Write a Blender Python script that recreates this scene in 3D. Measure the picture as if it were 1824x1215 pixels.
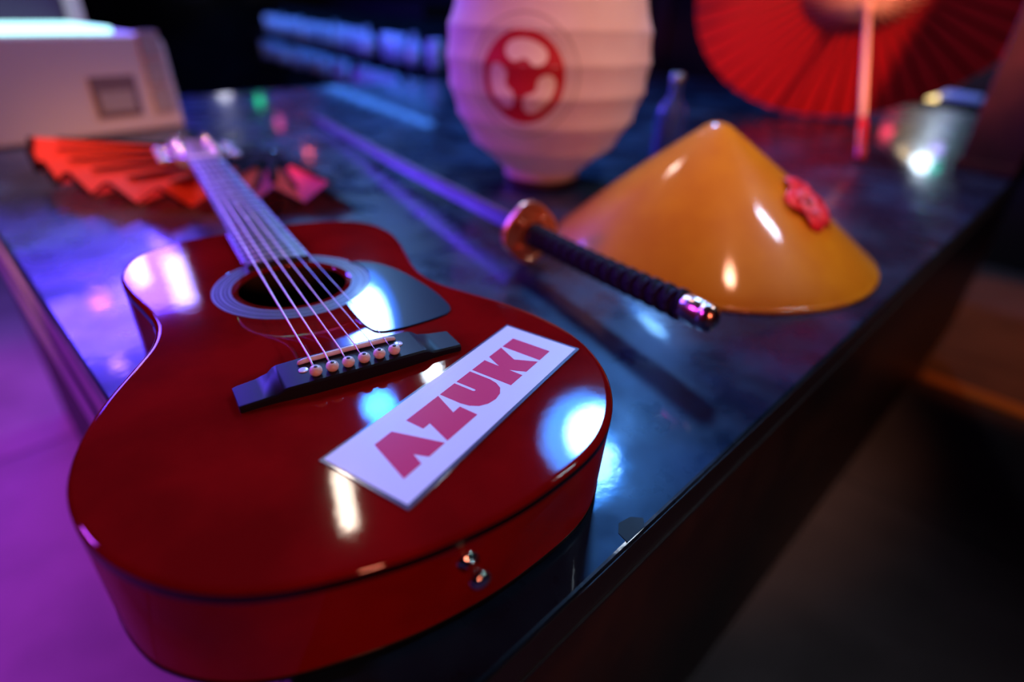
import bpy, bmesh, math, random
from mathutils import Vector, Matrix
random.seed(7)
for o in list(bpy.data.objects): bpy.data.objects.remove(o)
SC = bpy.context.scene
COL = SC.collection
# ---------------------------------------------------------------- units: working millimetres (counter corner = origin, counter top z = 0)
S = 0.0008          # working mm -> metres
TZ = 0.76           # counter top height
def V(x, y, z=0.0): return Vector((x*S, y*S, z*S+TZ))
# ---------------------------------------------------------------- camera
cd = bpy.data.cameras.new('camera'); cam = bpy.data.objects.new('camera', cd); COL.objects.link(cam)
R3 = Matrix(((0.708249, 0.33439, -0.621744), (-0.70502, 0.380523, -0.598456), (0.03647, 0.862198, 0.505257)))
cam.matrix_world = Matrix.Translation(V(-47.30, -126.78, 312.45)) @ R3.to_4x4()
cd.sensor_width = 36.0; cd.lens = 1034.21*36/1824; cd.clip_start = 0.01
cd.dof.use_dof = True; cd.dof.focus_distance = 398*S; cd.dof.aperture_fstop = 2.1; cd.dof.aperture_blades = 0
SC.camera = cam
# ---------------------------------------------------------------- world and lights
w = bpy.data.worlds.new('world'); SC.world = w; w.use_nodes = True
w.node_tree.nodes['Background'].inputs[0].default_value = (0.45, 0.18, 0.75, 1)
w.node_tree.nodes['Background'].inputs[1].default_value = 0.006
SC.view_settings.view_transform = 'Standard'; SC.view_settings.look = 'None'
SC.view_settings.exposure = 0.0; SC.view_settings.gamma = 1.0; SC.view_settings.use_curve_mapping = False
def area(name, loc, target, sx, sy, color, watts, shape='RECTANGLE', spread=180):
    l = bpy.data.lights.new(name, 'AREA'); l.shape = shape; l.size = sx*S; l.size_y = sy*S
    l.energy = watts; l.color = color; l.spread = math.radians(spread)
    o = bpy.data.objects.new(name, l); COL.objects.link(o); o.location = V(*loc)
    o.rotation_euler = (V(*target)-V(*loc)).to_track_quat('-Z', 'Y').to_euler(); return o
def spot(name, loc, target, color, watts, cone, radius, blend=.6):
    l = bpy.data.lights.new(name, 'SPOT'); l.energy = watts; l.color = color; l.shadow_soft_size = radius*S
    l.spot_size = math.radians(cone); l.spot_blend = blend
    o = bpy.data.objects.new(name, l); COL.objects.link(o); o.location = V(*loc)
    o.rotation_euler = (V(*target)-V(*loc)).to_track_quat('-Z', 'Y').to_euler(); return o
def bulb(name, loc, color, watts, radius):
    l = bpy.data.lights.new(name, 'POINT'); l.energy = watts; l.color = color; l.shadow_soft_size = radius*S
    o = bpy.data.objects.new(name, l); COL.objects.link(o); o.location = V(*loc); return o
G0 = (250, 250, 60)
# stage wash panels and lamps around the room, with added fill lights
area('led_panel_blue_white', (1350, 2260, 1370), G0, 190, 400, (.36, .68, 1), 8, 'ELLIPSE')
area('panel_fringe_fill', (1390, 2360, 1420), G0, 320, 580, (.02, .16, 1), 5, 'ELLIPSE')  # larger blue disc added behind the panel to fringe its reflection
area('stage_lamp_small', (1514, 1953, 1568), G0, 60, 90, (.75, .85, 1), 1.2, 'ELLIPSE')
area('stage_lamp_key', (1810, 1090, 1640), (300, 80, 0), 250, 250, (.24, .58, 1), 14, 'ELLIPSE')
area('key_fringe_fill', (1860, 1170, 1730), (300, 80, 0), 430, 430, (.02, .24, 1), 11, 'ELLIPSE')  # wide blue disc added behind the key lamp for a blue highlight edge
area('tube_lamp_warm_white', (811, 1707, 1838), (60, 80, 80), 60, 260, (1, .82, .66), 2.0)
area('led_wall_violet', (330, 3300, 1130), G0, 940, 560, (.10, .045, 1), 60)
area('violet_tube_a', (530, 2944, 1038), G0, 60, 150, (.50, .45, 1), .5)
area('violet_tube_b', (668, 2840, 1107), G0, 90, 240, (.50, .45, 1), .8)
area('wash_magenta', (-1900, 2400, 1500), (-500, 1500, -900), 500, 500, (.55, .06, 1), 20, spread=90)
spot('spot_floor_magenta', (-1500, 2900, 1600), (-350, 1850, -950), (.62, .06, .95), 290, 42, 90, .8)
area('tube_lamp_right', (1550, -650, 1700), (690, 130, 60), 60, 320, (.70, .84, 1), .8, spread=70)
spot('fill_front_red', (-700, -1900, 900), (360, 420, 60), (1, .24, .14), 40, 34, 120, .9)  # red fill added behind the camera for the guitar front
spot('fill_blue', (1500, 2500, 2100), (640, 500, 0), (.02, .20, 1), 34, 44, 90, .9)  # extra blue light added to deepen the counter's blue
spot('spot_warm', (500, -350, 1500), (1180, 470, 90), (1, .47, .29), 40, 50, 60)
spot('fill_parasol', (900, -500, 900), (1950, 450, 300), (1, .34, .20), 105, 34, 60)  # extra warm spot added to brighten the parasol
spot('spot_amber_left', (-700, 700, 800), (200, 1150, 20), (1, .56, .18), 60, 36, 50)
spot('fill_scanner', (-400, 200, 900), (260, 1540, 110), (1, .28, .32), 7, 28, 60)  # extra rose spot added to redden the scanner case
spot('spot_floor_amber', (3500, -500, 700), (3350, -250, -950), (1, .22, .05), 22, 58, 60, .5)
for nm, loc, colr, wt, r in (
    ('back_lamp_cream', (3783, 5500, 834), (1, .86, .62), 4, 60), ('back_lamp_blue', (4150, 5500, 900), (.05, .25, 1), .8, 40),
    ('back_lamp_cyan', (4240, 5200, 900), (.05, .6, 1), 1.6, 40), ('back_lamp_green', (2350, 5500, 560), (.02, 1, .3), .25, 30),
    ('back_lamp_pink', (2500, 5500, 772), (1, .1, .4), .3, 30), ('back_lamp_red', (2750, 5500, 1086), (1, .1, .04), .6, 30),
    ('back_lamp_white', (2050, 5500, 449), (.8, .8, 1), 1.2, 50),
    ('left_lamp_white', (345, 5500, 1567), (.6, .6, 1), 3, 80), ('left_lamp_blue', (390, 5500, 1880), (.45, .5, 1), 3, 80),
    ('left_lamp_pink', (660, 5500, 2070), (1, .15, .6), 3, 70), ('left_lamp_rose', (625, 5500, 2680), (1, .4, .45), 3, 70),
    ('right_lamp_white', (4050, 610, 410), (.7, .85, 1), 1.6, 50), ('right_lamp_amber', (4050, 720, 400), (1, .7, .35), .4, 50),
    ('right_lamp_violet', (4050, 560, 330), (.4, .25, 1), .25, 35), ('right_lamp_teal', (4050, 540, 420), (.0, .8, .6), .2, 35),
    ('right_lamp_red', (4050, 830, 275), (1, .05, .12), .25, 30)):
    bulb(nm, loc, colr, wt, r)
# ---------------------------------------------------------------- materials
def mat(name, base, rough=.5, metal=0, coat=0, coat_rough=.05, spec=.5, trans=0, bump=None, noise=None, emit=None, estr=0, translucent=0, ior=1.45, rnoise=None):
    m = bpy.data.materials.new(name); m.use_nodes = True; nt = m.node_tree; b = nt.nodes['Principled BSDF']
    b.inputs['Base Color'].default_value = (*base, 1); b.inputs['Roughness'].default_value = rough
    b.inputs['Metallic'].default_value = metal; b.inputs['Coat Weight'].default_value = coat
    b.inputs['Coat Roughness'].default_value = coat_rough; b.inputs['Specular IOR Level'].default_value = spec
    b.inputs['Transmission Weight'].default_value = trans; b.inputs['IOR'].default_value = ior
    if emit: b.inputs['Emission Color'].default_value = (*emit, 1); b.inputs['Emission Strength'].default_value = estr
    tc = nt.nodes.new('ShaderNodeTexCoord')
    def ntex(scale, det=4):
        n = nt.nodes.new('ShaderNodeTexNoise'); n.inputs['Scale'].default_value = scale; n.inputs['Detail'].default_value = det
        nt.links.new(tc.outputs['Object'], n.inputs['Vector']); return n
    if noise:
        sc_, c2, lo, hi = noise
        n = ntex(sc_, 6); r = nt.nodes.new('ShaderNodeMapRange'); r.inputs[1].default_value = lo; r.inputs[2].default_value = hi
        nt.links.new(n.outputs['Fac'], r.inputs[0])
        mx = nt.nodes.new('ShaderNodeMix'); mx.data_type = 'RGBA'
        mx.inputs[6].default_value = (*base, 1); mx.inputs[7].default_value = (*c2, 1)
        nt.links.new(r.outputs[0], mx.inputs[0]); nt.links.new(mx.outputs[2], b.inputs['Base Color'])
    if rnoise:
        sc_, a, bb = rnoise
        n = ntex(sc_, 6); r = nt.nodes.new('ShaderNodeMapRange'); r.inputs[1].default_value = .35; r.inputs[2].default_value = .65
        r.inputs[3].default_value = a; r.inputs[4].default_value = bb
        nt.links.new(n.outputs['Fac'], r.inputs[0]); nt.links.new(r.outputs[0], b.inputs['Roughness'])
    if bump:
        sc_, st, dist = bump
        n = ntex(sc_, 4); bp = nt.nodes.new('ShaderNodeBump'); bp.inputs['Strength'].default_value = st; bp.inputs['Distance'].default_value = dist
        nt.links.new(n.outputs['Fac'], bp.inputs['Height']); nt.links.new(bp.outputs['Normal'], b.inputs['Normal'])
        if coat: nt.links.new(bp.outputs['Normal'], b.inputs['Coat Normal'])
    if translucent:
        t = nt.nodes.new('ShaderNodeBsdfTranslucent'); t.inputs['Color'].default_value = (*base, 1)
        ms = nt.nodes.new('ShaderNodeMixShader'); ms.inputs[0].default_value = translucent
        nt.links.new(b.outputs[0], ms.inputs[1]); nt.links.new(t.outputs[0], ms.inputs[2])
        nt.links.new(ms.outputs[0], nt.nodes['Material Output'].inputs['Surface'])
    return m
M = {
 'counter': mat('counter_stone', (.004, .011, .026), .3, spec=.26, coat=.30, coat_rough=.05, noise=(9, (.018, .050, .100), .46, .70), rnoise=(22, .22, .42), bump=(30, .12, .002)),
 'counter_edge': mat('counter_edge', (.012, .010, .012), .45, bump=(60, .2, .001)),
 'panel': mat('dark_wood_panel', (.050, .018, .010), .42, noise=(14, (.03, .010, .007), .4, .6)),
 'side_panel': mat('side_panel_laminate', (.34, .22, .36), .4, noise=(6, (.26, .16, .28), .4, .6)),
 'toe': mat('black_shade_and_chip', (.006, .005, .006), .6),  # black for the shade below the side panel, also the chip
 'tile': mat('floor_tile', (.17, .13, .13), .5, spec=.2, noise=(5, (.13, .10, .10), .4, .65), bump=(40, .05, .002)),
 'grout': mat('grout', (.10, .08, .09), .8),
 'brass': mat('brass_strip', (.80, .42, .07), .4, metal=.15),
 'wall': mat('dark_wall', (.030, .012, .012), .75, noise=(4, (.016, .008, .010), .4, .6)),
 'wall2': mat('black_wall', (.006, .006, .010), .9, spec=.05, noise=(4, (.004, .004, .006), .4, .6)),
 'wood': mat('red_brown_wood', (.06, .014, .012), .45, noise=(20, (.04, .010, .008), .4, .6)),
 'gtop': mat('red_lacquer_top', (.27, .0035, .003), .4, spec=0, coat=.8, coat_rough=.05, noise=(16, (.17, .002, .002), .38, .64), bump=(90, .05, .0006)),
 'gside': mat('red_lacquer_side', (.26, .006, .004), .4, spec=0, coat=.35, coat_rough=.05, noise=(16, (.18, .004, .003), .38, .64)),
 'gblack': mat('black_binding', (.004, .003, .004), .4, spec=.15, coat=.08),
 'gdark': mat('dark_interior', (.03, .012, .006), .8),
 'rosette': mat('rosette_pale', (.15, .14, .18), .4, spec=.2, coat=.15),
 'rosette2': mat('rosette_dark', (.02, .012, .02), .4, spec=.2, coat=.15),
 'pickguard': mat('pickguard_blue_lit', (.003, .014, .040), .3, spec=.05, coat=.9, coat_rough=.03, bump=(80, .03, .0005)),  # black plastic with blue light put into the base colour
 'bridge': mat('bridge_ebony', (.008, .008, .014), .45, spec=.2, bump=(120, .08, .0004)),
 'ivory': mat('ivory_plastic', (.90, .76, .66), .28, coat=.4),
 'pearl': mat('pearl_dot', (.72, .72, .80), .2, coat=.6),
 'dot': mat('pin_dot', (.01, .01, .012), .3),
 'string': mat('bronze_string', (.85, .58, .54), .5, metal=1),
 'string2': mat('steel_string', (.70, .62, .70), .4, metal=1),
 'fretboard': mat('rosewood_fretboard', (.075, .06, .075), .30, coat=.3, coat_rough=.15, noise=(60, (.035, .025, .03), .4, .6)),
 'fret': mat('fret_metal', (.60, .58, .62), .3, metal=1),
 'neck': mat('neck_lacquer', (.16, .02, .012), .3, coat=.8),
 'head': mat('headstock_face', (.22, .12, .10), .3, coat=.6),
 'chrome': mat('chrome', (.80, .78, .80), .12, metal=1),
 'peg': mat('peg_button_metal', (.42, .34, .42), .35, metal=.9),
 'paper': mat('card_white', (.88, .86, .90), .45, coat=.15, coat_rough=.2),
 'laminate': mat('laminate_border', (.10, .11, .16), .18, coat=.8),
 'ink': mat('pink_red_ink', (.80, .024, .12), .5, spec=.1, coat=.12, coat_rough=.25),
 'tsuka': mat('handle_cord_black', (.010, .010, .016), .85, bump=(220, .4, .0006)),
 'copper': mat('copper_guard', (.72, .26, .15), .34, metal=.75),
 'pommel': mat('rose_metal', (.85, .52, .40), .22, metal=1),
 'blade': mat('blade_steel', (.42, .32, .42), .34, metal=1),
 'blade_dark': mat('blade_body', (.20, .12, .16), .3, metal=.8),
 'hat': mat('yellow_lacquer', (.62, .27, .005), .4, spec=.2, coat=.7, coat_rough=.08, noise=(20, (.56, .22, .005), .4, .6), bump=(30, .08, .001)),
 'petal': mat('red_petal', (.75, .02, .04), .5),
 'petal2': mat('pink_centre', (.75, .12, .22), .5),
 'green': mat('dark_stamen', (.05, .02, .01), .6),
 'lantern': mat('lantern_paper', (.95, .74, .68), .7, spec=.2, translucent=.25, noise=(30, (.92, .70, .64), .4, .6)),
 'emblem_red': mat('emblem_red', (.55, .012, .03), .6),
 'emblem_ring': mat('emblem_outline', (.62, .46, .42), .7),
 'emblem_bean': mat('emblem_cream', (.97, .84, .72), .65),
 'wire': mat('lantern_wire', (.66, .52, .50), .7),
 'collar': mat('lantern_collar', (.05, .02, .02), .5),
 'umb': mat('red_oiled_paper', (.80, .012, .012), .55, translucent=.45),
 'umb_rib': mat('bamboo_rib_red', (.22, .008, .006), .5),
 'umb_pale': mat('pale_bamboo', (.80, .50, .38), .5),
 'umb_handle': mat('red_handle', (.70, .015, .02), .3, coat=.5),
 'fan': mat('fan_red_silk', (.88, .05, .03), .6, spec=.1, translucent=.3),
 'fan_black': mat('fan_black_stick', (.005, .004, .005), .8, spec=.05),
 'fan_trim': mat('fan_dark_trim', (.02, .002, .003), .9, spec=.02),
 'case': mat('scanner_case', (.64, .42, .44), .5),
 'case_mid': mat('scanner_panel', (.36, .24, .26), .6),
 'case_dark': mat('scanner_recess', (.18, .09, .11), .6),
 'glow': mat('lit_scanner_glass', (.5, .8, .8), .3, emit=(.42, .90, .86), estr=2.2),
 'lid': mat('scanner_lid', (.05, .016, .06), .5),
 'glass': mat('bottle_glass', (.06, .10, .40), .10, trans=.5, ior=1.45),
 'glass2': mat('frosted_glass', (.66, .70, .92), .25, trans=.15),
 'capm': mat('bottle_cap', (.25, .25, .32), .3, metal=.8),
 'shelf': mat('shelf_black', (.006, .006, .010), .9, spec=.03),
 'led_blue': mat('blue_led_strip', (.02, .1, .8), .5, emit=(.06, .24, 1), estr=14),
 'lamp_y': mat('amber_tube', (.9, .7, .3), .4, emit=(1, .72, .30), estr=3.0),
 'lamp_b': mat('blue_tube', (.2, .3, .9), .4, emit=(.15, .22, .7), estr=.4),
}
M['counter'].node_tree.nodes['Principled BSDF'].inputs['Specular Tint'].default_value = (.30, .55, 1, 1)   # blue tint on the sheen stands in for blue stage light
# ---------------------------------------------------------------- mesh helpers (coordinates in working mm)
def mesh(name, verts, faces, m, parent=None, smooth=True, loc=None):
    me = bpy.data.meshes.new(name); me.from_pydata([tuple(c*S for c in v) for v in verts], [], faces); me.validate()
    bm = bmesh.new(); bm.from_mesh(me); bmesh.ops.recalc_face_normals(bm, faces=bm.faces); bm.to_mesh(me); bm.free()
    if smooth:
        for pl in me.polygons: pl.use_smooth = True
    if m: me.materials.append(M[m])
    o = bpy.data.objects.new(name, me); COL.objects.link(o)
    if parent: o.parent = parent
    elif loc is None: o.location = (0, 0, TZ)
    if loc is not None: o.location = V(*loc) if not parent else Vector(loc)*S
    return o
def sharp(o, ang=35):
    md = o.modifiers.new('edge_split', 'EDGE_SPLIT'); md.split_angle = math.radians(ang); return o
def bevel(o, wdt, seg=2):
    md = o.modifiers.new('bevel', 'BEVEL'); md.width = wdt*S; md.segments = seg; md.limit_method = 'ANGLE'; return o
def empty(name, loc, rz=0.0):
    o = bpy.data.objects.new(name, None); COL.objects.link(o); o.location = V(*loc); o.rotation_euler = (0, 0, rz)
    o.empty_display_size = .02; return o
def tag(o, label, cat, group=None):
    o['label'] = label; o['category'] = cat
    if group: o['group'] = group
    return o
def structure(o, label=None):
    o['kind'] = 'structure'
    if label: o['label'] = label
    return o
def box(x0, x1, y0, y1, z0, z1):
    v = [(x, y, z) for z in (z0, z1) for y in (y0, y1) for x in (x0, x1)]
    return v, [(0, 2, 3, 1), (4, 5, 7, 6), (0, 1, 5, 4), (2, 6, 7, 3), (0, 4, 6, 2), (1, 3, 7, 5)]
def lathe(prof, n=32, cx=0, cy=0, cap0=True, cap1=True):
    v = []; f = []
    for r, z in prof:
        for k in range(n):
            a = 2*math.pi*k/n; v.append((cx+r*math.cos(a), cy+r*math.sin(a), z))
    for i in range(len(prof)-1):
        for k in range(n):
            f.append((i*n+k, i*n+(k+1) % n, (i+1)*n+(k+1) % n, (i+1)*n+k))
    if cap0: f.append(tuple(range(n))[::-1])
    if cap1: f.append(tuple((len(prof)-1)*n+k for k in range(n)))
    return v, f
def frames(pts):
    out = []
    for i, q in enumerate(pts):
        a = Vector(pts[max(i-1, 0)]); b = Vector(pts[min(i+1, len(pts)-1)]); t = (b-a).normalized()
        u = Vector((0, 0, 1)); s = t.cross(u)
        if s.length < 1e-4: s = Vector((1, 0, 0))
        s.normalize(); n = s.cross(t); out.append((Vector(q), t, s, n))
    return out
def tube(pts, rad, n=10, flat=1.0, cap=True):
    if not isinstance(rad, (list, tuple)): rad = [rad]*len(pts)
    v = []; f = []
    for (q, t, s, u), r in zip(frames(pts), rad):
        for k in range(n):
            a = 2*math.pi*k/n; c = q+s*(math.cos(a)*r*flat)+u*(math.sin(a)*r); v.append(tuple(c))
    for i in range(len(pts)-1):
        for k in range(n): f.append((i*n+k, i*n+(k+1) % n, (i+1)*n+(k+1) % n, (i+1)*n+k))
    if cap: f.append(tuple(range(n))[::-1]); f.append(tuple((len(pts)-1)*n+k for k in range(n)))
    return v, f
def prism(poly, z0, z1):
    n = len(poly); v = [(x, y, z0) for x, y in poly]+[(x, y, z1) for x, y in poly]
    f = [tuple(range(n))[::-1], tuple(range(n, 2*n))]+[(i, (i+1) % n, n+(i+1) % n, n+i) for i in range(n)]
    return v, f
def catmull(P, n=8, closed=True):
    out = []; N = len(P); rng = range(N) if closed else range(N-1)
    for i in rng:
        g = (lambda j: P[j % N]) if closed else (lambda j: P[min(max(j, 0), N-1)])
        a, b, c, d = g(i-1), g(i), g(i+1), g(i+2)
        for k in range(n):
            s = k/n
            out.append(tuple(.5*(2*b[q]+(-a[q]+c[q])*s+(2*a[q]-5*b[q]+4*c[q]-d[q])*s*s+(-a[q]+3*b[q]-3*c[q]+d[q])*s**3) for q in range(len(b))))
    if not closed: out.append(tuple(P[-1]))
    return out
def merge(*parts):
    v = []; f = []
    for a, b in parts:
        o = len(v); v += list(a); f += [tuple(i+o for i in q) for q in b]
    return v, f
def sphere(c, r, n=14, m_=8, sz=1.0):
    prof = [(max(r*math.sin(math.pi*i/m_), r*.02), -r*sz*math.cos(math.pi*i/m_)) for i in range(m_+1)]
    v, f = lathe(prof, n); return [(x+c[0], y+c[1], z+c[2]) for x, y, z in v], f
FLOOR = -TZ/S
# ================================================================ room
fl = structure(mesh('floor', *box(-2600, 5200, -2600, 6000, FLOOR-60, FLOOR-4), 'grout', smooth=False), 'tiled floor')
tile = None; TW = 1180
for ix in range(-2, 4):
    for iy in range(-2, 5):
        x0 = -700+ix*1200+10; y0 = 680+iy*1200+10
        if tile is None:
            tv, tf = box(0, TW, 0, TW, -20, 0); o = mesh('tile', tv, tf, 'tile', parent=fl, smooth=False); bevel(o, 4, 1); tile = o
        else:
            o = tile.copy(); COL.objects.link(o); o.parent = fl
        o.location = Vector((x0, y0, FLOOR))*S
structure(mesh('trim_1', *box(2530, 2610, -2400, 60, FLOOR, FLOOR+6), 'brass', smooth=False), 'brass strip laid across the floor')
structure(mesh('wall_back', *box(-2600, 5200, 5600, 5700, FLOOR, 2600), 'wall2', smooth=False), 'dark back wall')
structure(mesh('wall_right', *box(4300, 4400, -2600, 5600, FLOOR, 2600), 'wall', smooth=False), 'dark red wall')
structure(mesh('wall_left', *box(-2700, -2600, -2600, 5700, FLOOR, 2600), 'wall2', smooth=False), 'dark left wall')
# ---------------------------------------------------------------- counter
CX, CY = 2950, 2100
ct = tag(empty('counter', (0, 0, FLOOR)), 'long dark stone-topped counter carrying the guitar and props', 'counter')
h0 = -FLOOR
sl = mesh('worktop', *box(0, CX, 0, CY, h0-35, h0), 'counter', ct, smooth=False); bevel(sl, 2.5, 2)
ed = mesh('worktop_edge', *box(1, CX-1, -1.2, -.2, h0-34, h0-3), 'counter_edge', sl, smooth=False)
mesh('front_panel', *box(60, CX-60, 62, 80, 90, h0-35), 'panel', ct, smooth=False)
mesh('side_panel', *box(6, 23, 64, CY-60, h0-260, h0-35), 'side_panel', ct, smooth=False)
mesh('side_rail', *box(3, 7, 64, CY-60, h0-150, h0-138), 'toe', ct, smooth=False)
mesh('cabinet_body', *box(24, CX-60, 95, CY-62, 0, h0-36), 'toe', ct, smooth=False)  # black colour stands in for the shade below the side panel
mesh('lower_edge_trim', *box(0, CX, -3, 0, h0-37, h0-34), 'counter_edge', ct, smooth=False)
chip = [(206, 1), (226, 1), (232, 6), (226, 13), (215, 15), (208, 10)]
mesh('chipped_patch', *prism(chip, h0-.2, h0+.4), 'toe', sl, smooth=False)
# ================================================================ guitar (local frame: saddle centre, +y towards the nut, z 0 = underside)
GA = math.radians(-12.2879)
gt = tag(empty('acoustic_guitar', (120.56, 190.6, 0), GA), 'glossy red acoustic guitar lying on its back over the counter corner', 'guitar')
ZT = 88.0
HALF = [(0, -173), (30, -171.5), (62, -165.5), (90, -157), (112, -145), (132, -127), (149, -103), (160, -77), (165, -50), (164, -23), (157, 7), (146, 35), (130, 66), (117, 92), (111, 118), (112, 142), (118, 172), (125, 205), (128, 235), (124, 262), (112, 285), (92, 300), (65, 309), (30, 314), (0, 315)]
OUT = catmull(HALF+[(-x, y) for x, y in HALF[1:-1]][::-1], 5)
def normals(P):
    out = []
    for i in range(len(P)):
        a = P[i-1]; b = P[(i+1) % len(P)]; d = Vector((b[0]-a[0], b[1]-a[1])).normalized(); out.append((d.y, -d.x))
    return out
NRM = normals(OUT); NO = len(OUT)
def ringat(z, inset):
    """outline at height z (relative to the top, 0..-84), sides lean inwards towards the tail block"""
    t = -z/80.0; out = []
    for (x, y), (nx, ny) in zip(OUT, NRM):
        k = max(0, min(1, (60-y)/180)); k = k*k*(3-2*k)
        sh = 14*t*k*max(0, 1-(abs(x)/150)**3)
        out.append((x-nx*inset, y-ny*inset+sh, ZT+z))
    return out
def strips(rings, closed=True):
    v = []; f = []; n = len(rings[0])
    for r in rings: v += r
    for i in range(len(rings)-1):
        for k in range(n): f.append((i*n+k, i*n+(k+1) % n, (i+1)*n+(k+1) % n, (i+1)*n+k))
    return v, f
HC = (0, 152); HR = 46
def toward(r, z):
    out = []
    for (x, y) in OUT:
        d = Vector((x-HC[0], y-HC[1])); d.normalize(); out.append((HC[0]+d.x*r, HC[1]+d.y*r, z))
    return out
inner = toward(HR, ZT); lower = toward(HR, ZT-3); edge = ringat(0, 3.5)
mids = [[tuple(a[q]*(1-t)+b[q]*t for q in range(3)) for a, b in zip(inner, edge)] for t in (.25, .5, .75)]
v, f = strips([lower, inner]+mids+[ringat(0, 8), ringat(0, 5), edge, ringat(-.35, 2.2), ringat(-1.2, .9), ringat(-2.6, .1)])
mesh('top', v, f, 'gtop', gt)
v, f = strips([ringat(-2.4, .05), ringat(-8.6, -.2), ringat(-9, .1)]); mesh('binding', v, f, 'gblack', gt)
v, f = strips([ringat(-8.8, .0)]+[ringat(-8-9.2*i, .0) for i in range(1, 9)]); mesh('side', v, f, 'gside', gt)
v, f = strips([ringat(-80, .0), ringat(-80.2, -.6), ringat(-84, -.4), ringat(-86, 2.0)]); mesh('binding', v, f, 'gblack', gt)
bk = [ringat(-85, 2.0)]
for t in (.3, .6, .85):
    bk.append([(x*(1-t), (y-60)*(1-t)+60, ZT-85-3*(1-(1-t)**2)) for x, y, z in ringat(-85, 2)])
v, f = strips(bk); f.append(tuple(range(len(v)-NO, len(v)))); mesh('back', v, f, 'gside', gt)
v, f = strips([[(x*.985, y*.985, ZT-4) for x, y, z in ringat(-4, 4)], [(x*.985, y*.985, ZT-79) for x, y, z in ringat(-79, 4)]])
f.append(tuple(range(NO, 2*NO))); mesh('inner_lining', v, f, 'gdark', gt)
# rosette
rs = None
def annulus(r0, r1, z0, z1, n=96, c=HC):
    v = []; f = []
    for k in range(n):
        a = 2*math.pi*k/n; ca, sa = math.cos(a), math.sin(a)
        for r, z in ((r0, z0), (r0, z1), (r1, z1), (r1, z0)): v.append((c[0]+r*ca, c[1]+r*sa, z))
    for k in range(n):
        for q in range(4): f.append((k*4+q, k*4+(q+1) % 4, ((k+1) % n)*4+(q+1) % 4, ((k+1) % n)*4+q))
    return v, f
rs = mesh('rosette', *annulus(50.5, 66.5, ZT-.2, ZT+.12), 'rosette2', gt, smooth=False)
for r0, r1 in ((51, 53), (54.8, 56.0), (57.6, 59.8), (61.4, 62.4), (64.0, 66)):
    mesh('rosette_ring', *annulus(r0, r1, ZT, ZT+.3), 'rosette', rs, smooth=False)
# pickguard
PG = [(59.6, 176.7), (79.9, 162.7), (94.1, 132.0), (102.0, 87.1), (102.5, 55), (99, 40), (88, 33.5), (64.2, 30.3), (47.1, 30.4), (33.5, 34), (28.4, 46.2), (27.3, 66.1), (27.5, 92)]
arc = [(HC[0]+66.6*math.cos(math.radians(a)), HC[1]+66.6*math.sin(math.radians(a))) for a in (-63, -52, -41, -30, -19, -8, 3, 13)]
pgp = catmull(PG, 5, closed=False)+arc[::-1][1:][::1] if False else catmull(PG, 5, closed=False)+arc
pg = mesh('pickguard', *prism(pgp, ZT-.2, ZT+1.3), 'pickguard', gt, smooth=False); bevel(pg, .5, 2)
# bridge
st = [(-76.5, -20.5, 3.5, 4.6), (-75, -21, 4, 5), (-62, -20.5, 6.5, 5.2), (-54, -20.5, 9, 5.8), (-50, -21, 10.6, 8.2), (-47, -21.5, 11, 9), (-30, -22.5, 11.2, 9.6), (0, -23, 11.2, 9.8)]
st = st+[(-a, b, c, d) for a, b, c, d in st[:-1]][::-1]
v = []; f = []
for x, y0, y1, h in st:
    r = 1.2; v += [(x, y0, ZT), (x, y0, ZT+h-r), (x, y0+r, ZT+h), (x, y1-r, ZT+h), (x, y1, ZT+h-r), (x, y1, ZT)]
for i in range(len(st)-1):
    for q in range(5): f.append((i*6+q, i*6+q+1, (i+1)*6+q+1, (i+1)*6+q))
f += [tuple(range(6))[::-1], tuple((len(st)-1)*6+q for q in range(6))]
br = sharp(mesh('bridge', v, f, 'bridge', gt), 40)
mesh('saddle', *tube([(-34.5, 2.5, ZT+9.6), (-33.6, 2.5, ZT+10.6), (-30, 2.5, ZT+11.2), (0, 2.5, ZT+11.8), (30, 2.5, ZT+11.2), (33.6, 2.5, ZT+10.6), (34.5, 2.5, ZT+9.6)], [.9, 1.6, 1.9, 1.9, 1.9, 1.6, .9], 10, flat=1.0), 'ivory', br)
for x, y in ((-33.2, -6.0), (34, -4.6)):
    mesh('pearl_dot', *lathe([(3.2, ZT+9), (3.2, ZT+9.95), (2.6, ZT+10.1)], 20, x, y), 'pearl', br)
PX = [-27.3+10.85*i for i in range(6)]
for x in PX:
    pin = mesh('bridge_pin', *lathe([(2.2, ZT+6), (2.4, ZT+9.5), (3.4, ZT+10.2), (4.15, ZT+11.6), (4.25, ZT+13), (3.6, ZT+14.7), (2.2, ZT+15.7), (.6, ZT+16)], 24, x, -15.0), 'ivory', br)
    mesh('pin_dot', *lathe([(1.3, ZT+14.6), (1.3, ZT+15.9), (.9, ZT+16.2)], 14, x, -15.6), 'dot', pin)
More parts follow.
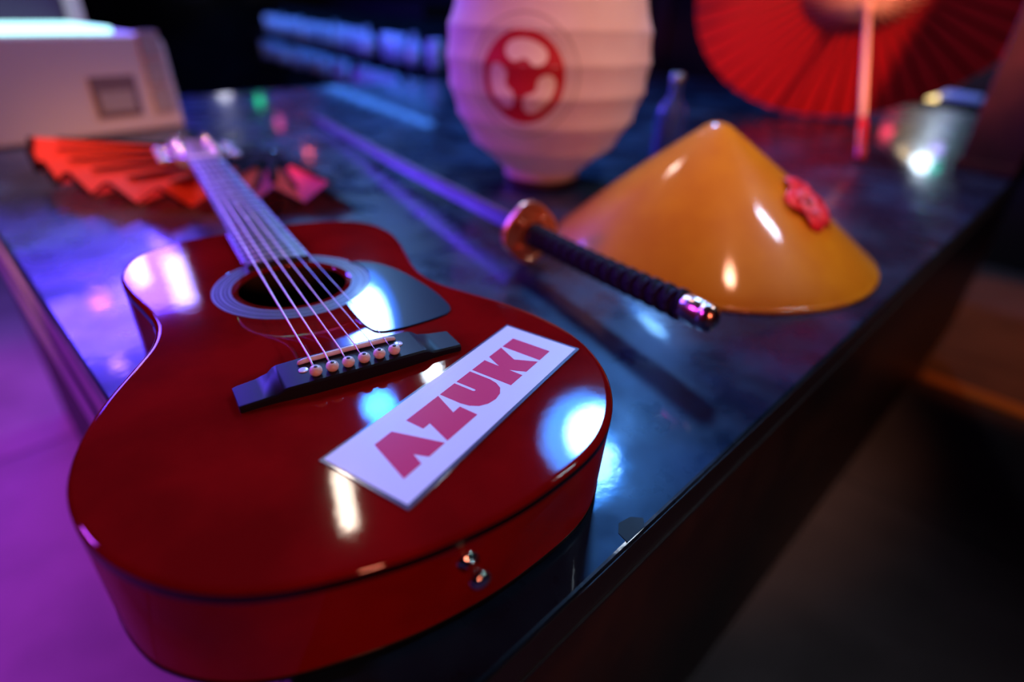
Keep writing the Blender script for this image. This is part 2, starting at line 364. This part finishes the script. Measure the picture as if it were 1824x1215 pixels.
# fretboard, nut, frets
SCL = 646; FE = 198
def fw(y): return 27.5-(y-FE)/(SCL-FE)*6.0
v = []; f = []
ys = [FE, SCL]
for y in ys:
    wd = fw(y); v += [(-wd, y, ZT), (-wd, y, ZT+6), (-wd*.6, y, ZT+6.7), (0, y, ZT+7), (wd*.6, y, ZT+6.7), (wd, y, ZT+6), (wd, y, ZT)]
for q in range(6): f.append((q, q+1, 7+q+1, 7+q))
f += [tuple(range(7))[::-1], tuple(range(7, 14))]; f.append((6, 0, 7, 13))
fb = sharp(mesh('fretboard', v, f, 'fretboard', gt), 30)
for i in range(1, 21):
    y = SCL-SCL*(1-2**(-i/12)); y = SCL*2**(-i/12)
    wd = fw(y)-.4
    mesh('fret', *tube([(-wd, y, ZT+6.2), (-wd*.6, y, ZT+6.9), (0, y, ZT+7.2), (wd*.6, y, ZT+6.9), (wd, y, ZT+6.2)], .9, 6), 'fret', fb)
for i in (5, 7, 9, 12):
    y = SCL*(2**(-i/12)+2**(-(i-1)/12))/2
    mesh('inlay_dot', *lathe([(3, ZT+6.6), (3, ZT+7.15)], 16, 0, y), 'pearl', fb)
for s in (-1, 1):
    mesh('fretboard_binding', *box(*(sorted((s*26.9, s*27.9))), FE, FE+2, ZT, ZT+6.2) if False else prism([(s*fw(FE), FE), (s*(fw(FE)+1), FE), (s*(fw(SCL)+1), SCL), (s*fw(SCL), SCL)], ZT+1, ZT+6.1), 'rosette', fb, smooth=False)
nut = mesh('nut', *box(-21.8, 21.8, SCL, SCL+6, ZT+1, ZT+9.3), 'ivory', gt, smooth=False); bevel(nut, 1, 2)
# neck
v = []; f = []
nst = [(300, 27, -50), (318, 27, -48), (330, 26.5, -30), (350, 26, -20), (420, 25, -17), (560, 23, -15), (636, 21.6, -14), (652, 22, -13)]
for y, wd, dp in nst:
    for k in range(13):
        a = math.pi*k/12; v.append((-wd*math.cos(a), y, ZT+(dp*math.sin(a)**.7 if math.sin(a) > 0 else 0)))
for i in range(len(nst)-1):
    for q in range(12): f.append((i*13+q, i*13+q+1, (i+1)*13+q+1, (i+1)*13+q))
    f.append((i*13, (i+1)*13, (i+1)*13+12, i*13+12))
f += [tuple(range(13)), tuple((len(nst)-1)*13+q for q in range(13))]
mesh('neck', v, f, 'neck', gt)
# headstock, slightly dropped
HS = [(-21.8, 650), (-33, 672), (-35, 700), (-36, 812), (-30, 828), (-12, 834), (12, 834), (30, 828), (36, 812), (35, 700), (33, 672), (21.8, 650)]
def hz(y): return ZT+6-(y-650)*.05
v = [(x, y, hz(y)) for x, y in HS]+[(x, y, hz(y)-15) for x, y in HS]; n = len(HS)
f = [tuple(range(n)), tuple(range(n, 2*n))[::-1]]+[(i, (i+1) % n, n+(i+1) % n, n+i) for i in range(n)]
hd = bevel(mesh('headstock', v, f, 'head', gt, smooth=False), 1.5, 2)
POST = []
for s in (-1, 1):
    for i in range(3):
        y = 690+i*48; z = hz(y)
        POST.append((s*22, y, z+9))
        tn = mesh('tuning_peg', *merge(lathe([(5, z-1), (5, z+1), (3, z+2), (3, z+14), (3.4, z+15)], 16, s*22, y), tube([(s*30, y, z-7), (s*46, y, z-7)], 2.2, 8)), 'chrome', gt)
        mesh('peg_button', *sphere((s*52, y, z-7), 7.5, 14, 8, .62), 'peg', tn)
# strings
RD = [.75, .66, .56, .46, .30, .24]
order = [(0, 2), (1, 1), (2, 0), (3, 3), (4, 4), (5, 5)]
for i in range(6):
    xs = PX[i]*.98; xn = -17.5+7*i
    pp = POST[[0, 1, 2, 5, 4, 3][i]]
    pts = [(PX[i], -13.2, ZT+11.0), (xs, -2, ZT+12.2), (xs, 2.5, ZT+13.6), (xn, SCL+1, ZT+10.0), (xn, SCL+6, ZT+9.4), (pp[0]-(3 if pp[0] < 0 else -3), pp[1], pp[2])]
    mesh('string', *tube(pts, RD[i], 8), 'string' if i < 4 else 'string2', gt)
# end pin
ep = mesh('end_pin', *lathe([(6.2, -1), (6.2, 1.4), (4.4, 2.4), (3.0, 4), (2.8, 8), (3.6, 9.6), (5.4, 11), (6.0, 13), (5.6, 15.2), (3.6, 16.6), (1.2, 17)], 24), 'chrome', gt)
ep.location = Vector((0, -168.4, ZT-25))*S; ep.rotation_euler = (math.radians(92), 0, 0)
# ================================================================ card with lettering on the guitar
sk = tag(empty('name_card', (0, 0, 0)), 'white laminated card reading AZUKI on the red guitar top', 'card')
ca, sa = math.cos(GA), math.sin(GA)
def g2w(x, y): return (120.56+x*ca-y*sa, 190.6+x*sa+y*ca)
cx_, cy_ = g2w(52.94, -74.75); sk.location = V(cx_, cy_, ZT+.15); sk.rotation_euler = (0, 0, .43964+GA)
mesh('laminate', *prism([(-96.7, -32.3), (96.7, -32.3), (96.7, 32.3), (-96.7, 32.3)], 0, .7), 'laminate', sk, smooth=False)
mesh('card', *prism([(-94.3, -30.0), (94.6, -30.0), (94.6, 30.6), (-94.3, 30.6)], .2, .9), 'paper', sk, smooth=False)
LET = [('letter_a', [(-70.0, 16.2), (-55.6, 16.2), (-45.6, -16), (-60.2, -16.0), (-63.5, -7.3), (-66.9, -16), (-81.4, -16)]),
 ('letter_z', [(-42.6, 16.2), (-11.5, 16.2), (-19.8, -2.4), (-12.6, -2.2), (-13.0, -16.0), (-43.4, -16), (-36.6, 2.7), (-42.8, 2.7)]),
 ('letter_u', [(-9.6, 16.2), (6.0, 16.2), (6.0, 1.2), (6.4, .2), (7.2, -.2), (8.0, .2), (8.4, 1.2), (8.4, 16.2), (23.8, 16.2), (23.8, -.5), (22.6, -6.5), (19.4, -11.8), (14, -15.2), (7.2, -16.4), (.4, -15.2), (-5, -11.8), (-8.4, -6.5), (-9.6, -.5)]),
 ('letter_k', [(26.4, 16.2), (41.8, 16.2), (41.2, 3.2), (47.5, 16.2), (63.4, 16.2), (54.9, -.6), (62.4, -16), (46.3, -16), (41.2, -4.6), (41.0, -16), (26.2, -16)]),
 ('letter_i', [(65.4, 16.2), (80.2, 16.2), (80.0, -16), (65.0, -16)])]
for nm, pl in LET: mesh(nm, *prism(pl, .8, 1.05), 'ink', sk, smooth=False)
# ================================================================ sword
sw_tip, sw_ts, sw_end = Vector((778, 1496, 15)), Vector((505, 381, 43.6)), Vector((430, 74, 62))
sw = tag(empty('katana', (505, 381, 0)), 'curved sword with black corded handle and round copper guard', 'sword')
O_ = Vector((505, 381, 0))
def rel(p): q = Vector(p)-O_; return (q.x, q.y, q.z)
hd_dir = (sw_end-sw_ts).normalized()
bl_c = [sw_ts.lerp(sw_tip, t)-Vector((0, 0, 3*math.sin(math.pi*t))) for t in [i/24 for i in range(25)]]
def blade(width_top, width_bot, thick, lo, hi):
    v = []; f = []
    fr = frames(bl_c)
    for i, (q, t, s, u) in enumerate(fr):
        k = i/24; tap = 1.0 if k < .93 else max(.02, (1-k)/.07)
        a = -14*tap*(1-.25*k); b = 14*tap*(1-.25*k); base = q+u*(0)
        pts = [(lo, 0), ((lo+hi)/2, thick), (hi, thick*.7), (hi, -thick*.7), ((lo+hi)/2, -thick)]
        for h, tt in pts: v.append(rel(base+u*(h*tap*(1-.25*k))+s*(tt*max(tap, .3))))
    for i in range(len(fr)-1):
        for q in range(5): f.append((i*5+q, i*5+(q+1) % 5, (i+1)*5+(q+1) % 5, (i+1)*5+q))
    f += [tuple(range(5)), tuple((len(fr)-1)*5+q for q in range(5))[::-1]]
    return v, f
bl = sharp(mesh('blade', *blade(0, 0, 3.2, -13, 13), 'blade', sw), 25)
hb0 = sw_ts-hd_dir*38
mesh('blade_collar', *tube([rel(sw_ts-hd_dir*40), rel(sw_ts-hd_dir*3)], [15, 16], 12, flat=.42), 'pommel', sw)
# guard: four-lobed disc
fr = frames([sw_ts, sw_end])[0]; _, t_, s_, u_ = fr
v = []; f = []; N = 48
def lob(a): return 40.5+2.2*math.cos(4*a)
for dz, k in ((-4.5, .96), (-3.5, 1), (3.5, 1), (4.5, .96), (4.5, .84), (3.0, .80), (3.0, .3)):
    for i in range(N):
        a = 2*math.pi*i/N; r = lob(a)*k; v.append(rel(sw_ts+t_*dz+s_*(r*math.cos(a))+u_*(r*math.sin(a))))
for i in range(6):
    for k in range(N): f.append((i*N+k, i*N+(k+1) % N, (i+1)*N+(k+1) % N, (i+1)*N+k))
f += [tuple(range(N))[::-1], tuple(6*N+k for k in range(N))]
gd = sharp(mesh('guard', v, f, 'copper', sw), 40)
for a in (0, math.pi/2, math.pi, 3*math.pi/2):
    c0 = sw_ts+t_*3.4+s_*(24*math.cos(a+.78))+u_*(24*math.sin(a+.78))
    mesh('guard_relief', *sphere(rel(c0), 6.5, 12, 6, .8), 'copper', gd)
hA = sw_ts+hd_dir*4; hB = sw_end-hd_dir*34
mesh('handle_collar', *tube([rel(hA), rel(hA+hd_dir*10)], 14.5, 14, flat=.78), 'pommel', sw)
NW = 15
mesh('handle', *tube([rel(hA.lerp(hB, i/20)+Vector((0, 0, 2*math.sin(i/20*3.14)*-1))) for i in range(21)], [14.2-1.2*math.sin(math.pi*i/20) for i in range(21)], 16, flat=.72), 'tsuka', sw)
for i in range(NW):
    q0 = hA.lerp(hB, (i+.6)/NW)+Vector((0, 0, -2*math.sin((i+.6)/NW*3.14))); L = (hB-hA).length/NW
    for sg in (-1, 1):
        v = []
        ring = [];
        for k in range(17):
            a = 2*math.pi*k/16; r = 15.2-1.2*math.sin(math.pi*(i+.6)/NW)
            ring.append(rel(q0+s_*(r*.74*math.cos(a))+u_*(r*math.sin(a))+t_*(sg*L*.42*math.cos(a*1.0))))
        mesh('cord_wrap', *tube(ring, 2.1, 6), 'tsuka', sw)
pm = mesh('pommel', *tube([rel(hB-hd_dir*1), rel(hB+hd_dir*2), rel(hB+hd_dir*22), rel(hB+hd_dir*25), rel(hB+hd_dir*26), rel(hB+hd_dir*33), rel(hB+hd_dir*38)], [13, 14.6, 14.8, 13.6, 14.6, 13.4, 7], 20, flat=.85), 'pommel', sw)
# ================================================================ conical hat
HX, HY, HRAD, HH = 772, 252, 230, 172
ht = tag(empty('conical_hat', (HX, HY, 0)), 'shiny yellow conical hat with a red flower beside the sword', 'hat')
prof = [(HRAD-6, 1.2), (HRAD, 0.6), (HRAD+1.5, 3), (HRAD-1, 6)]
for i in range(1, 15):
    t = i/15*.9; prof.append((HRAD*(1-t), 6+(HH+8)*(t+.03*math.sin(math.pi*t))))
prof += [(18.5, HH+1), (13, HH+4), (7, HH+5.6), (.5, HH+6)]
v, f = lathe(prof, 72, cap0=False)
def lean(p): k = p[2]/HH; return (p[0]-16*k, p[1]+14*k, p[2])
v = [lean(q) for q in v]
hc = mesh('cone', v, f, 'hat', ht)
v, f = lathe([(HRAD-7, .6), (HRAD-1, 0.0), (HRAD+2.6, 1.6), (HRAD+2.2, 5.0), (HRAD-2, 6.6)], 72, cap0=False, cap1=False)
mesh('rim', v, f, 'hat', ht)
# flower on the slope
fp = Vector((775-HX, 136-HY, 84)); fn = Vector((.03, -.62, .78)).normalized()
fu = fn.cross(Vector((1, 0, 0))).normalized(); fx = fu.cross(fn).normalized()
def petal(ang, r0, r1, wd, lift):
    v = []; n = 6; c = math.cos(ang); s = math.sin(ang)
    d = fx*c+fu*s; p = fx*-s+fu*c
    for i in range(n+1):
        t = i/n; rr = r0+(r1-r0)*t; ww = wd*math.sin(math.pi*min(.12+t*.8, 1))**.7; z = lift*math.sin(t*2.6)
        for k in (-1, 0, 1): v.append(tuple(fp+d*rr+p*(ww*k)+fn*(z+2.5-abs(k)*-2.0)))
    f = []
    for i in range(n):
        for k in range(2): f.append((i*3+k, i*3+k+1, (i+1)*3+k+1, (i+1)*3+k))
    return v, f
flw = mesh('flower', *sphere(tuple(fp+fn*6), 9, 12, 8, .8), 'petal2', ht)
for k in range(5):
    pt = mesh('petal', *petal(k*2*math.pi/5+.3, 4, 46, 20, 12), 'petal', flw); md = pt.modifiers.new('thick', 'SOLIDIFY'); md.thickness = 1.2*S
for k in range(5):
    pt = mesh('petal', *petal(k*2*math.pi/5+.9, 3, 25, 11, 12), 'petal2', flw); md = pt.modifiers.new('thick', 'SOLIDIFY'); md.thickness = 1.0*S
mesh('stamen', *sphere(tuple(fp+fn*13), 4.5, 10, 6), 'green', flw)
# ================================================================ paper lantern
LX, LY = 836, 662
ln = tag(empty('paper_lantern', (LX, LY, 0)), 'round pale paper lantern with a red three-bean emblem', 'lantern')
LC, LHH, LR = 226, 200, 186
def lprof(z):
    k = max(-1, min(1, (z-LC)/(LHH-2))); return 70+(LR-70)*max(0, 1-abs(k)**2.05)**.72
rib_z = [30+i*49 for i in range(9)]
def lr(z):
    z = max(rib_z[0], min(rib_z[-1], z)); i = min(int((z-30)/49), 7); t = (z-rib_z[i])/49
    return lprof(rib_z[i])*(1-t)+lprof(rib_z[i+1])*t-2.2*math.sin(math.pi*t)
prof = [(lr(30+i*392/60), 30+i*392/60) for i in range(61)]
v, f = lathe(prof, 72, cap0=False, cap1=False); sh = mesh('paper_shade', v, f, 'lantern', ln)
for z in rib_z[1:-1]:
    r = lprof(z)+.3
    mesh('wire_hoop', *tube([(r*math.cos(a*math.pi/24), r*math.sin(a*math.pi/24), z) for a in range(49)], .8, 5, cap=False), 'wire', sh)
mesh('bottom_collar', *lathe([(60, 0), (72, 0), (73, 6), (71, 32), (60, 32)], 48), 'collar', ln)
mesh('collar_band', *lathe([(71.5, 14), (73.4, 15), (73.0, 33), (71, 34)], 48, cap0=False, cap1=False), 'lantern', ln)
mesh('top_collar', *lathe([(58, 420), (71, 420), (73, 428), (72, 446), (58, 450)], 48), 'collar', ln)
mesh('handle_wire', *tube([(-66, 0, 446), (-62, 0, 500), (-30, 0, 540), (0, 0, 550), (30, 0, 540), (62, 0, 500), (66, 0, 446)], 2, 8), 'collar', ln)
# emblem wrapped on the paper: local u (arc length), v (height) about its centre
EA = math.atan2(560-LY, 668-LX)-.035; EZ = 207
def onl(u, vv, off):
    z = EZ+vv; r = lr(z)+off; a = EA+u/LR; return (r*math.cos(a), r*math.sin(a), z)
def disc(r0, r1, off, n=64, rings=10):
    v = []; f = []
    for i in range(rings+1):
        r = r0+(r1-r0)*i/rings
        for k in range(n):
            a = 2*math.pi*k/n; v.append(onl(r*math.cos(a), r*math.sin(a), off))
    for i in range(rings):
        for k in range(n): f.append((i*n+k, i*n+(k+1) % n, (i+1)*n+(k+1) % n, (i+1)*n+k))
    if r0 < 1: f.append(tuple(range(n)))
    return v, f
mesh('emblem_disc', *disc(.5, 70, 1.2), 'emblem_red', ln)
mesh('emblem_outline', *disc(77, 79.5, 1.0, rings=2), 'emblem_ring', ln)
mesh('emblem_outline', *disc(90, 94, 1.0, rings=2), 'emblem_ring', ln)
def bean(ang):
    v = []; n = 32; m_ = 8; f = []; AR, AH, BR = 41.0, 19.0, 15.6
    for i in range(n+1):
        sl_ = -math.cos(math.pi*i/n)*(AH+BR); th = sl_/AR
        wdt = BR if abs(sl_) < AH else math.sqrt(max(.04, BR*BR-(abs(sl_)-AH)**2))
        for k in range(m_+1):
            q = -1+2*k/m_; rr = AR+wdt*q+(3.5 if q < 0 else 0)*math.cos(sl_/(AH+BR)*1.57)**4*(-q)
            x = rr*math.sin(th); y = rr*math.cos(th)
            X = x*math.cos(ang)-y*math.sin(ang); Y = x*math.sin(ang)+y*math.cos(ang); v.append(onl(X, Y, 2.0))
    for i in range(n):
        for k in range(m_): f.append((i*(m_+1)+k, i*(m_+1)+k+1, (i+1)*(m_+1)+k+1, (i+1)*(m_+1)+k))
    return v, f
for k in range(3): mesh('emblem_bean', *bean(-.15+k*2*math.pi/3), 'emblem_bean', ln)
# ================================================================ parasol resting on its rim and handle
ub = tag(empty('paper_parasol', (1592, 293, 0)), 'open red paper parasol resting on its rim and handle', 'parasol')
al = math.radians(40); az = math.atan2(.49, .87)
D = Vector((math.cos(al)*math.cos(az), math.cos(al)*math.sin(az), math.sin(al)))
E1 = Vector((-math.sin(az), math.cos(az), 0)); E2 = D.cross(E1)
UR, UL, UD = 455, 542, 90
def up(a, r, d): q = E1*(r*math.cos(a))+E2*(r*math.sin(a))+D*d; return (q.x, q.y, q.z+9)
NU = 44
def canopy_d(r): return UL+UD*(1-(r/UR)**1.25)
pan = None
cn = mesh('canopy_cap', *lathe([(1, 0), (1, .1)], 8), 'umb', ub) if False else None
for i in range(NU):
    a0, a1 = 2*math.pi*i/NU, 2*math.pi*(i+1)/NU; v = []; f = []; n = 6
    for k in range(n+1):
        r = 40+(UR-40)*k/n
        for j in range(4):
            a = a0+(a1-a0)*j/3; sag = -5*(k/n)*math.sin(math.pi*j/3); v.append(up(a, r, canopy_d(r)+sag))
    for k in range(n):
        for j in range(3): f.append((k*4+j, k*4+j+1, (k+1)*4+j+1, (k+1)*4+j))
    mesh('canopy_panel', v, f, 'umb', ub)
for i in range(NU):
    a = 2*math.pi*i/NU
    mesh('rib', *tube([up(a, r, canopy_d(r)-4) for r in (20, 130, 240, 350, UR-2)], [3, 4.5, 5, 4.5, 4], 6), 'umb_rib', ub)
    mesh('stretcher', *tube([up(a, 12, UL-30), up(a, 170, canopy_d(170)-8)], [2.2, 2], 6), 'umb_pale', ub)
mesh('shaft', *tube([up(0, 0, 120), up(0, 0, UL+UD+20)], 8, 12), 'umb_pale', ub)
mesh('runner', *tube([up(0, 0, UL-46), up(0, 0, UL-40), up(0, 0, UL-16), up(0, 0, UL-10)], [14, 18, 18, 14], 16), 'umb_pale', ub)
mesh('top_hub', *tube([up(0, 0, UL+UD-24), up(0, 0, UL+UD-16), up(0, 0, UL+UD+6), up(0, 0, UL+UD+26)], [36, 48, 44, 12], 20), 'umb_pale', ub)
mesh('handle', *tube([up(0, 0, -2), up(0, 0, 4), up(0, 0, 110), up(0, 0, 124)], [9, 12, 12, 9], 14), 'umb_handle', ub)
# ================================================================ hand fan under the headstock
fx_, fy_ = 505, 1155
fn_ = tag(empty('folding_fan', (fx_, fy_, 0)), 'open red folding fan with black sticks under the guitar headstock', 'fan')
A0, A1, NP = math.radians(156), math.radians(264), 18
def fan_pt(a, r, hi):
    k = (A1-a)/(A1-A0)                         # 1 at the raised far end
    base = 6+r/370*(8+20*max(0, k-.45)/.55)
    return (r*math.cos(a), r*math.sin(a), base+(r/370*26 if hi else 0))
for i in range(NP):
    a0 = A0+(A1-A0)*i/NP; a1 = A0+(A1-A0)*(i+1)/NP; v = []; f = []
    for k in range(6):
        r = 175+(408-175)*k/5; v += [fan_pt(a0, r, i % 2), fan_pt(a1, r, (i+1) % 2)]
    for k in range(5): f.append((k*2, k*2+1, k*2+3, k*2+2))
    lf = mesh('leaf_panel', v, f, 'fan', fn_, smooth=False)
    v = []; 
    for r in (406, 416): v += [fan_pt(a0, r, i % 2), fan_pt(a1, r, (i+1) % 2)]
    v = [(x, y, z+.8) for x, y, z in v]
    mesh('edge_trim', v, [(0, 1, 3, 2)], 'fan_trim', lf, smooth=False)
for i in range(0, NP+1):
    a = A0+(A1-A0)*i/NP; hi = i % 2
    p0 = fan_pt(a, 30, hi); p1 = fan_pt(a, 190, hi); p2 = fan_pt(a, 370 if hi else 320, hi)
    mesh('stick', *tube([(-18*math.cos(a), -18*math.sin(a), 8.5), (p0[0], p0[1], p0[2]+2), (p1[0], p1[1], p1[2]+2.5), (p2[0], p2[1], p2[2]+2.5)], [3, 3, 2.6, 1.6], 8, flat=3.6), 'fan_black', fn_)
mesh('pivot_pin', *lathe([(6, 0), (6, 11), (4, 12.5), (1, 13)], 16), 'chrome', fn_)
# ================================================================ flatbed scanner with lid up
sc_ = tag(empty('flatbed_scanner', (120, 1540, 0), math.atan2(60, 398)), 'pale boxy scanner with glowing glass and raised lid', 'scanner')
def rbox(x0, x1, y0, y1, z0, z1, r, taper=0):
    prof = []
    n = 5
    pts = [(x0, z0), (x1, z0)]+[(x1-taper-r+r*math.cos(t*math.pi/2/n), z1-r+r*math.sin(t*math.pi/2/n)) for t in range(n+1)]+[(x0+taper+r-r*math.sin(t*math.pi/2/n), z1-r+r*math.cos(t*math.pi/2/n)) for t in range(n+1)]
    N_ = len(pts); v = [(x, y0, z) for x, z in pts]+[(x, y1, z) for x, z in pts]
    f = [tuple(range(N_)), tuple(range(N_, 2*N_))[::-1]]+[(i, (i+1) % N_, N_+(i+1) % N_, N_+i) for i in range(N_)]
    return v, f
bd = bevel(mesh('body', *rbox(-108, 366, 0, 300, 0, 212, 28, 6), 'case', sc_, smooth=False), 8, 3)
mesh('base_foot', *box(-100, 356, 6, 290, 0, 14), 'case_dark', sc_, smooth=False)
mesh('card_slot', *box(170, 268, -3, 6, 40, 128), 'case_dark', bd, smooth=False)
mesh('slot_cover', *box(182, 256, -5, 2, 52, 96), 'case_mid', bd, smooth=False)
for z in (40, 102, 164): mesh('side_button', *box(300, 346, -4, 4, z, z+56), 'case_mid', bd, smooth=False)
gl = mesh('scanner_glass', *box(-100, 268, 40, 280, 210, 226), 'glow', sc_, smooth=False); bevel(gl, 6, 2)
ld = mesh('lid', *box(-100, 300, 284, 304, 214, 480), 'lid', sc_, smooth=False); bevel(ld, 6, 2)
mesh('lid_frame', *box(268, 306, 276, 308, 212, 480), 'case', ld, smooth=False)
# ================================================================ post on the counter's front edge
ps = tag(empty('wooden_post', (1740, 0, 0)), 'dark red-brown square post rising from the counter edge', 'post')
bevel(mesh('shaft', *box(0, 150, 0, 118, 10, 2300), 'wood', ps, smooth=False), 4, 2)
bevel(mesh('foot_block', *box(-6, 156, 1, 124, 0, 24), 'wood', ps, smooth=False), 3, 2)
# ================================================================ bottles: one behind the lantern, rows on the back shelf
def bottle(kind, hgt, rad, mt, capm):
    r = empty('bottle' if kind == 0 else 'drinking_glass', (0, 0, 0))
    if kind == 0:
        prof = [(rad*.9, 0), (rad, 4), (rad, hgt*.56), (rad*.86, hgt*.64), (rad*.42, hgt*.74), (rad*.34, hgt*.80), (rad*.34, hgt*.93)]
        mesh('glass_body', *lathe(prof, 20), mt, r)
        mesh('label_band', *lathe([(rad*1.01, hgt*.16), (rad*1.02, hgt*.17), (rad*1.02, hgt*.44), (rad*1.01, hgt*.45)], 20, cap0=False, cap1=False), 'paper', r)
        mesh('cap', *lathe([(rad*.40, hgt*.90), (rad*.42, hgt*.91), (rad*.42, hgt*.99), (rad*.3, hgt)], 16), capm, r)
    else:
        mesh('glass_bowl', *lathe([(rad*.72, 0), (rad*.76, 2), (rad, hgt), (rad*.93, hgt), (rad*.68, 8), (.5, 8)], 20, cap1=False), mt, r)
        mesh('glass_foot', *lathe([(rad*.74, 0), (rad*.8, 1.5), (rad*.8, 6), (rad*.72, 8)], 20), mt, r)
    return r
def dup(root, loc):
    c = root.copy(); COL.objects.link(c); c.location = V(*loc)
    for ch in [o for o in bpy.data.objects if o.parent == root]:
        d = ch.copy(); COL.objects.link(d); d.parent = c
    return c
b1 = bottle(0, 190, 34, 'glass', 'capm')
for ch in list(b1.children):
    if ch.name.startswith('label_band'): bpy.data.objects.remove(ch)
b1.location = V(1180, 590, 0); tag(b1, 'blue-lit glass bottle standing behind the paper lantern', 'bottle')
# back shelf: runs away from the counter, tiers and back panel as separate objects
SD = Vector((.174, .985, 0)).normalized(); SN = Vector((-SD.y, SD.x, 0)); SO = Vector((1800, 2250, 0))
SA = math.atan2(SD.y, SD.x); ROWS = (-360, -170, 20); LS = 3150
bw = structure(mesh('shelf_back_panel', *box(0, LS, -214, -190, 0, h0+520), 'wall2', smooth=False), 'dark back panel of the back shelf')
bw.location = V(SO.x, SO.y, FLOOR); bw.rotation_euler = (0, 0, SA)
for z, lab in ((-170, 'black tier of the back shelf with blue light carrying the lower row of glasses'), (20, 'black tier of the back shelf with blue light carrying the upper row of glasses')):
    bs = tag(empty('back_shelf_tier', (SO.x, SO.y, z-22), SA), lab, 'shelf')
    mesh('shelf_board', *box(0, LS, -190, 30, 0, 22), 'shelf', bs, smooth=False)
    mesh('light_strip', *box(20, LS-30, -120, -90, -7, 0), 'led_blue', bs, smooth=False)
    mesh('front_lip', *box(0, LS, 30, 38, -26, 22), 'shelf', bs, smooth=False)
    mesh('end_cap', *box(-10, 0, -190, 38, -26, 22), 'shelf', bs, smooth=False)
bs = tag(empty('light_pelmet', (SO.x, SO.y, 250), SA), 'black pelmet with a blue light strip above the shelves', 'pelmet')
mesh('shelf_board', *box(0, LS, -190, 30, 0, 40), 'shelf', bs, smooth=False)
mesh('light_strip', *box(20, LS-30, -60, -10, -8, 0), 'led_blue', bs, smooth=False)
mesh('front_lip', *box(0, LS, 30, 38, -26, 40), 'shelf', bs, smooth=False)
mesh('end_cap', *box(-10, 0, -190, 38, -26, 40), 'shelf', bs, smooth=False)
pb = pg2 = None
for ri, z in enumerate(ROWS[1:]):
    x = 60
    k = 0
    while x < LS-120:
        q = SO+SD*x-SN*(-1)*0+Vector((SD.y, -SD.x, 0))*(40+random.uniform(-20, 30))
        isb = (k % 3 == 1) if ri == 1 else (k % 4 == 2)
        if isb:
            if pb is None: pb = bottle(0, 140, 36, 'glass2', 'capm'); o = pb; o.location = V(q.x, q.y, z)
            else: o = dup(pb, (q.x, q.y, z))
            lab = ('pale bottle on the upper row of the back shelf', 'pale bottle on the lower row of the back shelf')[0 if ri == 1 else 1]
            tag(o, lab, 'bottle', 'bottles on the back shelf, %s row' % ('upper' if ri else 'lower'))
        else:
            if pg2 is None: pg2 = bottle(1, 118, 40, 'glass2', 'capm'); o = pg2; o.location = V(q.x, q.y, z)
            else: o = dup(pg2, (q.x, q.y, z))
            lab = ('drinking glass on the upper row of the back shelf', 'drinking glass on the lower row of the back shelf')[0 if ri == 1 else 1]
            tag(o, lab, 'glass', 'glasses on the back shelf, %s row' % ('upper' if ri else 'lower'))
        x += random.uniform(125, 250); k += 1
# small wall lamp seen under the parasol
wl = tag(empty('wall_lamp', (4300, 640, -60)), 'small glowing tube lamp on the wall beyond the parasol', 'lamp')
mesh('bracket', *box(-30, 0, -200, 130, -24, 24), 'shelf', wl, smooth=False)
mesh('amber_end', *tube([(-60, 40, 6), (-60, 110, 10)], 44, 14), 'lamp_y', wl)
mesh('blue_tube', *tube([(-60, -170, -4), (-60, 40, 4)], 20, 14), 'lamp_b', wl)
# timber trims on the right-hand wall
structure(mesh('trim_2', *box(4260, 4300, 2550, 2680, FLOOR, 2600), 'wood', smooth=False), 'brown timber upright on the dark wall')
